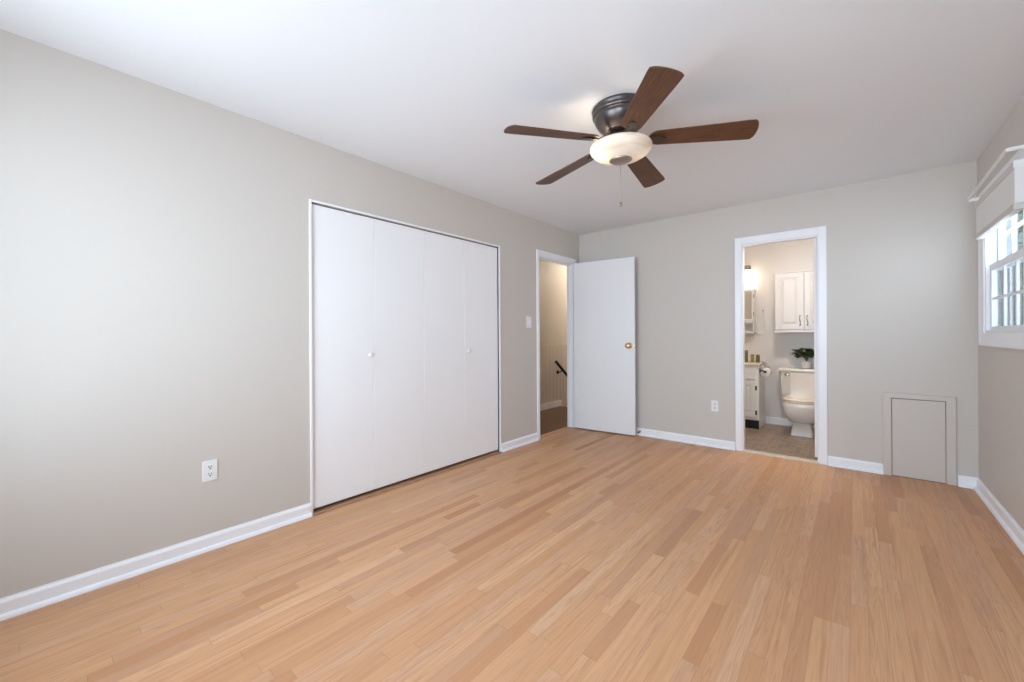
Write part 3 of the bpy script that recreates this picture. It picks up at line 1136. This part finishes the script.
def rrect(cx, cy, z, hx, hy, r, n=6):
    pts = []
    for qx, qy, a0 in ((1, 1, 0), (-1, 1, PI / 2), (-1, -1, PI), (1, -1, 1.5 * PI)):
        for i in range(n + 1):
            a = a0 + PI / 2 * i / n
            pts.append(Vector((cx + qx * (hx - r) + r * math.cos(a), cy + qy * (hy - r) + r * math.sin(a), z)))
    return pts


def egg(cx, yf, yb, hx, z, n=28, k=0.0):
    """egg-shaped ring: front at yf (towards -y), back at yb"""
    pts = []
    cy = yb - hx * 1.0
    for i in range(n):
        a = 2 * PI * i / n
        c, s = math.cos(a), math.sin(a)
        ry = (yb - cy) if s > 0 else (cy - yf)
        pts.append(Vector((cx + hx * c, cy + ry * s, z)))
    return pts


t = thing('toilet', 'bone white toilet beside the vanity', 'toilet', (TX, 1.30, 0))
bm = bmesh.new()
TY = B - 0.020
rings = [rrect(TX, TY - 0.085, z, hx, hy, 0.03) for z, hx, hy in ((0.372, 0.225, 0.080), (0.385, 0.242, 0.090), (0.45, 0.250, 0.093), (0.69, 0.254, 0.095), (0.702, 0.254, 0.095))]
loft(bm, rings)
bx(bm, (TX - 0.155, TY - 0.195, 0.392), (TX + 0.155, TY - 0.17, 0.695), 0.010, 3)
tank = obj('tank', bm, 'china', t)
bm = bmesh.new()
loft(bm, [rrect(TX, TY - 0.092, z, hx, hy, 0.03) for z, hx, hy in ((0.700, 0.268, 0.106), (0.706, 0.276, 0.113), (0.730, 0.276, 0.113), (0.739, 0.268, 0.106))])
obj('tank_lid', bm, 'china', t)
bm = bmesh.new()
lathe(bm, [(0.016, 0), (0.016, 0.008), (0.010, 0.014), (0.0, 0.015)], (TX - 0.193, TY - 0.180, 0.665), (0, -1, 0), 18)
tube(bm, [(TX - 0.193, TY - 0.198, 0.665), (TX - 0.178, TY - 0.203, 0.660), (TX - 0.150, TY - 0.205, 0.652)], [0.006, 0.006, 0.008], 10)
obj('flush_lever', bm, 'chrome', t)
bm = bmesh.new()
rings = [rrect(TX - 0.006, 1.270, 0.0, 0.106, 0.225, 0.025), rrect(TX - 0.006, 1.270, 0.015, 0.104, 0.223, 0.025), rrect(TX - 0.004, 1.272, 0.150, 0.086, 0.203, 0.025),
         rrect(TX, 1.262, 0.151, 0.096, 0.212, 0.06), rrect(TX, 1.250, 0.168, 0.130, 0.240, 0.10), rrect(TX, 1.232, 0.215, 0.160, 0.262, 0.13),
         rrect(TX, 1.220, 0.27, 0.182, 0.278, 0.15), rrect(TX, 1.215, 0.33, 0.190, 0.285, 0.16), rrect(TX, 1.215, 0.372, 0.193, 0.288, 0.165), rrect(TX, 1.215, 0.382, 0.186, 0.281, 0.16)]
loft(bm, rings)
obj('bowl', bm, 'china', t)
bm = bmesh.new()
loft(bm, [rrect(TX, 1.195, z, hx, hy, 0.165) for z, hx, hy in ((0.383, 0.188, 0.258), (0.388, 0.194, 0.264), (0.396, 0.194, 0.264), (0.401, 0.188, 0.258))])
obj('seat', bm, mat('bone_seat', (0.76, 0.66, 0.54), 0.2), t)
bm = bmesh.new()
loft(bm, [rrect(TX, 1.195, z, hx, hy, 0.165) for z, hx, hy in ((0.403, 0.187, 0.257), (0.408, 0.193, 0.263), (0.416, 0.192, 0.262), (0.424, 0.175, 0.245), (0.426, 0.166, 0.236))])
obj('seat_lid', bm, mat('bone_seat_lid', (0.78, 0.68, 0.56), 0.2), t)

# plant on the tank
PX, PY, PZ = 2.242, 1.512, 0.740
t = thing('potted_plant', 'small green leafy plant in a white pot on the toilet tank', 'potted plant', (PX, PY, PZ))
bm = bmesh.new()
lathe(bm, [(0.0, 0.0), (0.038, 0.0), (0.042, 0.004), (0.047, 0.075), (0.049, 0.080), (0.045, 0.080), (0.043, 0.070), (0.0, 0.070)], (PX, PY, PZ), seg=28)
obj('pot', bm, 'pot', t)
bm = bmesh.new()
lathe(bm, [(0.043, 0.066), (0.020, 0.073), (0.0, 0.074)], (PX, PY, PZ), seg=20)
obj('soil', bm, 'soil', t)
rnd = random.Random(4)
stems, leaves = bmesh.new(), bmesh.new()


def leaf(bm, p, d, L, w, up=Vector((0, 0, 1)), fold=0.2):
    d = d.normalized()
    s = d.cross(up)
    if s.length < 1e-3:
        s = Vector((1, 0, 0))
    s.normalize()
    n = s.cross(d).normalized()
    prev = None
    K = 5
    for i in range(K + 1):
        f = i / K
        ww = w * math.sin(PI * min(1.0, f * 0.93 + 0.07)) ** 0.75
        c = p + d * (L * f) - n * (L * 0.25 * f * f)
        row = [bm.verts.new(c - s * ww + n * ww * fold), bm.verts.new(c), bm.verts.new(c + s * ww + n * ww * fold)]
        if prev:
            for a in range(2):
                fc = bm.faces.new((prev[a], prev[a + 1], row[a + 1], row[a]))
                fc.smooth = True
        prev = row


for k in range(30):
    a = rnd.uniform(0, 2 * PI)
    el = rnd.uniform(0.01, 0.105)
    hh = rnd.uniform(0.070, 0.150)
    if k < 3:
        a, el, hh = (2.9, 0.115, 0.080 + 0.02 * k) if k else (3.2, 0.09, 0.075)
        el += 0.0
    base = Vector((PX + 0.006, PY, PZ + 0.084))
    tip = base + Vector((math.cos(a) * el, math.sin(a) * el * 0.6, hh))
    mid = base + Vector((math.cos(a) * el * 0.35, math.sin(a) * el * 0.2, hh * 0.7))
    tube(stems, [base, mid, tip], [0.0028, 0.002, 0.0014], 6)
    for j in range(4):
        q = mid.lerp(tip, 0.35 + 0.22 * j)
        aa = a + rnd.uniform(-1.3, 1.3)
        d = Vector((math.cos(aa), math.sin(aa) * 0.7, rnd.uniform(-0.25, 0.7)))
        leaf(leaves, q, d, rnd.uniform(0.055, 0.075), rnd.uniform(0.024, 0.032), fold=0.12)
obj('stems', stems, 'stem', t)
obj('foliage', leaves, 'plant', t)

# wall cabinet over the toilet
t = thing('wall_cabinet', 'white two-door wall cabinet over the toilet', 'cabinet', (2.24, B, 1.19))
WX0, WX1, WY, WZ0, WZ1 = 1.946, 2.535, 1.335, 1.180, 1.905
bm = bmesh.new()
bx(bm, (WX0, WY + 0.02, WZ0), (WX1, B, WZ1), 0.003)
bx(bm, (WX0 - 0.004, WY + 0.010, WZ0 - 0.004), (WX1 + 0.004, WY + 0.022, WZ0 + 0.028), 0.003)
bx(bm, (WX0 - 0.006, WY + 0.002, WZ1 - 0.012), (WX1 + 0.006, B, WZ1 + 0.004), 0.003)
obj('body', bm, 'cabinet', t)
mid = (WX0 + WX1) / 2


def raised_door(x0, x1, y, z0, z1, parent, m, name='door'):
    bm = bmesh.new()
    st = 0.055
    bx(bm, (x0, y, z0), (x0 + st, y + 0.018, z1), 0.003)
    bx(bm, (x1 - st, y, z0), (x1, y + 0.018, z1), 0.003)
    bx(bm, (x0 + st, y, z0), (x1 - st, y + 0.018, z0 + st), 0.003)
    bx(bm, (x0 + st, y, z1 - st), (x1 - st, y + 0.018, z1), 0.003)
    bx(bm, (x0 + st - 0.002, y + 0.010, z0 + st - 0.002), (x1 - st + 0.002, y + 0.017, z1 - st + 0.002))
    # raised centre field
    a = 0.014
    r0 = [Vector(p) for p in ((x0 + st + a, y + 0.010, z0 + st + a), (x1 - st - a, y + 0.010, z0 + st + a), (x1 - st - a, y + 0.010, z1 - st - a), (x0 + st + a, y + 0.010, z1 - st - a))]
    b_ = a + 0.022
    r1 = [Vector(p) for p in ((x0 + st + b_, y + 0.001, z0 + st + b_), (x1 - st - b_, y + 0.001, z0 + st + b_), (x1 - st - b_, y + 0.001, z1 - st - b_), (x0 + st + b_, y + 0.001, z1 - st - b_))]
    loft(bm, [r0, r1], False, True, smooth=False)
    return obj(name, bm, m, parent)


for x0, x1, xp in ((WX0 + 0.006, mid - 0.003, mid - 0.040), (mid + 0.003, WX1 - 0.006, mid + 0.030)):
    dr_ = raised_door(x0, x1, WY, WZ0 + 0.032, WZ1 - 0.016, t, 'cabinet')
    bm = bmesh.new()
    za = 1.262
    pts = []
    for i in range(13):
        f = i / 12
        pts.append((xp + 0.006 * math.sin(2 * PI * f), WY - 0.004 - 0.022 * math.sin(PI * f), za + 0.112 * f))
    tube(bm, pts, [0.0075, 0.006, 0.0045, 0.004, 0.0045, 0.006, 0.007, 0.006, 0.0045, 0.004, 0.0045, 0.006, 0.0075], 8)
    for zq in (za, za + 0.112):
        lathe(bm, [(0.008, 0), (0.006, 0.006)], (xp, WY + 0.001, zq), (0, -1, 0), 10)
    obj('handle', bm, 'nickel', dr_)

# vanity
VX0, VX1, VY = 1.14, 1.800, 1.170
t = thing('vanity_cabinet', 'pale grey vanity cabinet with a black toe board', 'vanity', ((VX0 + VX1) / 2, 1.4, 0))
bm = bmesh.new()
bx(bm, (VX0, VY + 0.018, 0.105), (VX1, B - 0.002, 0.770))
bx(bm, (VX1 - 0.018, VY + 0.018, 0.0), (VX1, B - 0.002, 0.105))
bx(bm, (VX0, VY + 0.018, 0.0), (VX0 + 0.018, B - 0.002, 0.105))
bx(bm, (VX1, VY + 0.02, 0.0), (VX1 + 0.006, B - 0.016, 0.085), 0.002)
bx(bm, (VX1 - 0.042, VY, 0.105), (VX1, VY + 0.018, 0.770), 0.002)
bx(bm, (VX0, VY, 0.105), (VX0 + 0.042, VY + 0.018, 0.770), 0.002)
bx(bm, (VX0 + 0.042, VY, 0.725), (VX1 - 0.042, VY + 0.018, 0.770), 0.002)
bx(bm, (VX0 + 0.042, VY, 0.105), (VX1 - 0.042, VY + 0.018, 0.150), 0.002)
obj('body', bm, 'vanity', t)
bm = bmesh.new()
bx(bm, (VX0 + 0.018, VY + 0.022, 0.0), (VX1 - 0.018, VY + 0.04, 0.105))
bx(bm, (VX0 + 0.003, VY + 0.008, 0.0), (VX1 - 0.001, VY + 0.018, 0.103))
obj('toe_board', bm, 'black', t)
vm = (VX0 + VX1) / 2
for x0, x1, hx_ in ((VX0 + 0.030, vm - 0.004, VX0 + 0.030), (vm + 0.004, VX1 - 0.030, VX1 - 0.030)):
    d_ = raised_door(x0, x1, VY - 0.018, 0.140, 0.590, t, 'vanity')
    for zq in (0.20, 0.50):
        bm = bmesh.new()
        bx(bm, (hx_ - 0.006, VY - 0.021, zq - 0.026), (hx_ + 0.010, VY - 0.0005, zq + 0.026), 0.002)
        obj('hinge', bm, 'dark', d_)
bm = bmesh.new()
bx(bm, (VX0 + 0.030, VY - 0.018, 0.604), (VX1 - 0.030, VY, 0.735), 0.004)
obj('drawer_front', bm, 'vanity', t)

bm = bmesh.new()
bx(bm, (VX0 - 0.015, VY - 0.025, 0.772), (VX1 + 0.014, B, 0.806), 0.006)
tag(obj('vanity_countertop', bm, 'counter'), 'cream countertop lying on the vanity cabinet', 'countertop')


def jar(loc, r, h, m, lidm, label):
    t = thing('jar', label, 'jar', loc, 'jars on the vanity countertop')
    bm = bmesh.new()
    lathe(bm, [(0, 0), (r * 0.94, 0), (r, 0.004), (r, h * 0.82), (r * 0.9, h * 0.86), (0, h * 0.86)], loc, seg=24)
    obj('glass', bm, m, t)
    bm = bmesh.new()
    lathe(bm, [(r * 0.92, h * 0.86), (r * 0.96, h * 0.87), (r * 0.96, h * 0.98), (r * 0.9, h), (0, h)], loc, seg=24)
    obj('lid', bm, lidm, t)


jar((1.640, 1.300, 0.806), 0.024, 0.150, 'olive', 'gold', 'tall olive glass jar nearest the bathroom doorway trim')
jar((1.712, 1.300, 0.806), 0.020, 0.098, 'gold', 'olive', 'short amber jar in the middle of three on the vanity')
jar((1.770, 1.310, 0.806), 0.021, 0.098, 'olive', 'gold', 'short olive jar closest to the toilet paper roll')

# paper holder on the side of the vanity
t = thing('toilet_paper_holder', 'dark metal paper holder on the side of the vanity', 'paper holder', (VX1 + 0.006, 1.22, 0.70))
bm = bmesh.new()
lathe(bm, [(0.026, 0), (0.026, 0.006), (0.012, 0.012)], (VX1 + 0.0065, 1.205, 0.715), (1, 0, 0), 20)
tube(bm, [(VX1 + 0.016, 1.205, 0.715), (VX1 + 0.035, 1.200, 0.715), (VX1 + 0.054, 1.200, 0.705), (VX1 + 0.060, 1.215, 0.698), (VX1 + 0.060, 1.345, 0.698)], 0.008, 10)
lathe(bm, [(0.014, 0), (0.014, 0.008), (0.008, 0.012)], (VX1 + 0.060, 1.212, 0.698), (0, -1, 0), 16)
obj('arm', bm, mat('dark_nickel', (0.10, 0.085, 0.08), 0.35, 0.8), t)
bm = bmesh.new()
tube(bm, [(VX1 + 0.026, 1.27, 0.806), (VX1 + 0.045, 1.25, 0.800), (VX1 + 0.085, 1.235, 0.790)], [0.007, 0.012, 0.009], 10)
tube(bm, [(VX1 + 0.026, 1.27, 0.790), (VX1 + 0.040, 1.26, 0.815), (VX1 + 0.062, 1.255, 0.835)], [0.006, 0.010, 0.006], 10)
tube(bm, [(VX1 + 0.028, 1.205, 0.715), (VX1 + 0.027, 1.24, 0.762), (VX1 + 0.028, 1.27, 0.800)], 0.005, 8)
obj('clip', bm, 'chrome', t)
bm = bmesh.new()
rp = (VX1 + 0.060, 1.235, 0.692)
lathe(bm, [(0.021, 0), (0.049, 0), (0.051, 0.003), (0.051, 0.097), (0.049, 0.10), (0.021, 0.10), (0.019, 0.10), (0.019, 0.0), (0.021, 0.0)], rp, (0, 1, 0), 36, False, False)
tag(obj('toilet_paper_roll', bm, 'paper'), 'white toilet paper roll hanging on the dark holder', 'toilet paper')

# medicine cabinet
t = thing('medicine_cabinet', 'white mirrored medicine cabinet with an open shelf over the vanity', 'medicine cabinet', (1.5, B, 1.174))
MX0, MX1, MY = 1.24, 1.700, 1.500
bm = bmesh.new()
bx(bm, (MX0, MY + 0.015, 1.325), (MX1, B, 1.745), 0.002)
bx(bm, (MX0, MY, 1.174), (MX1, B, 1.190), 0.002)
bx(bm, (MX0, B - 0.01, 1.190), (MX1, B, 1.325))
bx(bm, (MX0, MY, 1.190), (MX0 + 0.016, B - 0.01, 1.325), 0.002)
bx(bm, (MX1 - 0.016, MY, 1.190), (MX1, B - 0.01, 1.325), 0.002)
bx(bm, (MX0, MY, 1.308), (MX1, B - 0.01, 1.325), 0.002)
obj('body', bm, 'cabinet', t)
mm = (MX0 + MX1) / 2
for x0, x1, hx_ in ((MX0, mm - 0.002, MX0), (mm + 0.002, MX1, MX1)):
    bm = bmesh.new()
    fr = 0.026
    bx(bm, (x0, MY - 0.004, 1.328), (x0 + fr, MY + 0.014, 1.743), 0.002)
    bx(bm, (x1 - fr, MY - 0.004, 1.328), (x1, MY + 0.014, 1.743), 0.002)
    bx(bm, (x0 + fr, MY - 0.004, 1.328), (x1 - fr, MY + 0.014, 1.328 + fr), 0.002)
    bx(bm, (x0 + fr, MY - 0.004, 1.743 - fr), (x1 - fr, MY + 0.014, 1.743), 0.002)
    d_ = obj('door', bm, 'cabinet', t)
    bm = bmesh.new()
    bx(bm, (x0 + fr - 0.003, MY + 0.004, 1.328 + fr - 0.003), (x1 - fr + 0.003, MY + 0.010, 1.743 - fr + 0.003))
    obj('mirror', bm, 'mirror', d_)
    for zq in (1.42, 1.65):
        bm = bmesh.new()
        bx(bm, (hx_ - 0.012, MY - 0.007, zq - 0.025), (hx_ + 0.002, MY - 0.002, zq + 0.025), 0.001)
        obj('hinge', bm, 'nickel', d_)

# vanity light
t = thing('vanity_light', 'lit glass shade lamp bar on the wall over the medicine cabinet', 'wall lamp', (1.5, B, 2.03))
bm = bmesh.new()
bx(bm, (1.25, B - 0.025, 1.995), (1.60, B, 2.075), 0.008)
obj('back_plate', bm, 'nickel', t)
for lx in (1.30, 1.465, 1.63):
    bm = bmesh.new()
    tube(bm, [(lx - 0.045, B - 0.02, 2.03), (lx - 0.03, B - 0.06, 2.05), (lx, B - 0.10, 2.05)], 0.009, 10)
    lathe(bm, [(0.0, 2.062), (0.026, 2.058), (0.034, 2.045), (0.036, 2.000), (0.030, 1.996), (0.0, 1.996)], (lx, B - 0.10, 0), seg=20)
    obj('socket', bm, 'nickel', t)
    bm = bmesh.new()
    lathe(bm, [(0.030, 2.000), (0.040, 1.985), (0.050, 1.94), (0.056, 1.89), (0.062, 1.845), (0.058, 1.845), (0.052, 1.89), (0.046, 1.94), (0.036, 1.984), (0.027, 1.999)], (lx, B - 0.10, 0), seg=28, cap0=False, cap1=False)
    obj('shade', bm, 'lampglass', t)

t = thing('bathroom_fill_light', 'added round frosted light that brightens the bathroom', 'ceiling light', (2.15, 0.30, H))  # out-of-view lamp, added for more light in the bathroom
bm = bmesh.new()
lathe(bm, [(0.0, 2.36), (0.06, 2.363), (0.11, 2.378), (0.14, 2.405), (0.145, 2.42), (0.0, 2.421)], (2.15, 0.30, 0), seg=36)
obj('dome', bm, mat('bath_fill_glow', (0.9, 0.88, 0.82), 0.4, emit=(1.0, 0.91, 0.82), estr=80.0), t)
bm = bmesh.new()
lathe(bm, [(0.155, 2.418), (0.155, 2.44), (0.0, 2.44)], (2.15, 0.30, 0), seg=36)
obj('base', bm, 'rod', t)

# white loop hung beside the medicine cabinet
t = thing('towel_loop', 'white towel loop on the wall beside the medicine cabinet', 'towel holder', (1.757, B, 1.45))
bm = bmesh.new()
lx0, lx1, lz0, lz1, ly = 1.712, 1.806, 1.165, 1.455, B - 0.022
pts = []
for i in range(7):
    a = PI + PI / 2 * i / 6
    pts.append((lx0 + 0.03 + 0.03 * math.cos(a), ly, lz0 + 0.03 + 0.03 * math.sin(a)))
for i in range(7):
    a = 1.5 * PI + PI / 2 * i / 6
    pts.append((lx1 - 0.03 + 0.03 * math.cos(a), ly, lz0 + 0.03 + 0.03 * math.sin(a)))
pts += [(lx1, ly, lz1), (lx1 - 0.008, ly, lz1 + 0.014), (lx1 - 0.022, ly, lz1 + 0.014)]
pts = [(lx0, ly, 1.375), (lx0, ly, 1.30)] + pts
tube(bm, pts, 0.0065, 10)
obj('loop', bm, 'plastic', t)
bm = bmesh.new()
lathe(bm, [(0.011, 0), (0.011, 0.018), (0.007, 0.030)], (lx1 - 0.024, B, lz1 + 0.012), (0, -1, 0), 14)
obj('hook', bm, 'nickel', t)

# ------------------------------------------------------------------ outdoors, below and beyond the window
bm = bmesh.new()
bx(bm, (3.6, 4.0, -3.3), (25, 30, -3.1))
tag(obj('lawn', bm, 'lawn'), 'green lawn outside far below the window', 'lawn', kind='structure')
t = thing('neighbour_house', 'pale neighbouring house outside the window', 'house', (9.0, 12, -3.1))
bm = bmesh.new()
bx(bm, (4.6, 12, -3.1), (14, 18, 3.4))
k = 4.6
while k < 14:
    bx(bm, (k, 11.985, -3.1), (k + 0.05, 12.0, 3.4))
    k += 0.4
obj('wall', bm, 'siding', t)
bm = bmesh.new()
loft(bm, [[Vector((x, 11.6, 3.35)), Vector((x, 18.4, 3.35)), Vector((x, 15, 6.2))] for x in (4.3, 14.3)], smooth=False)
obj('roof', bm, 'shingle', t)


def tree(loc, h, r, seed, label):
    t = thing('tree', label, 'tree', loc, 'trees outside the window')
    rn = random.Random(seed)
    L = Vector(loc)
    bm = bmesh.new()
    tube(bm, [L, L + Vector((0.05, 0.03, h * 0.4)), L + Vector((0.0, 0.1, h * 0.8))], [0.16, 0.12, 0.05], 10)
    obj('trunk', bm, 'bark', t)
    bm = bmesh.new()
    for k in range(2600):
        v = Vector((rn.gauss(0, 1), rn.gauss(0, 1), rn.gauss(0, 1))).normalized() * (rn.random() ** 0.45)
        p = L + Vector((v.x * r, v.y * r, h * 0.68 + v.z * h * 0.36))
        d = Vector((rn.uniform(-1, 1), rn.uniform(-1, 1), rn.uniform(-0.8, 0.6)))
        leaf(bm, p, d, rn.uniform(0.16, 0.30), rn.uniform(0.05, 0.09))
    obj('foliage', bm, 'tree', t)


tree((5.6, 6.2, -3.1), 7.6, 1.5, 11, 'leafy tree outside closest to the window')
tree((8.2, 9.4, -3.1), 8.4, 1.9, 12, 'leafy tree outside in front of the pale house')
tree((3.0, 10.5, -3.1), 8.8, 1.7, 13, 'leafy tree outside beside the end of the pale house')
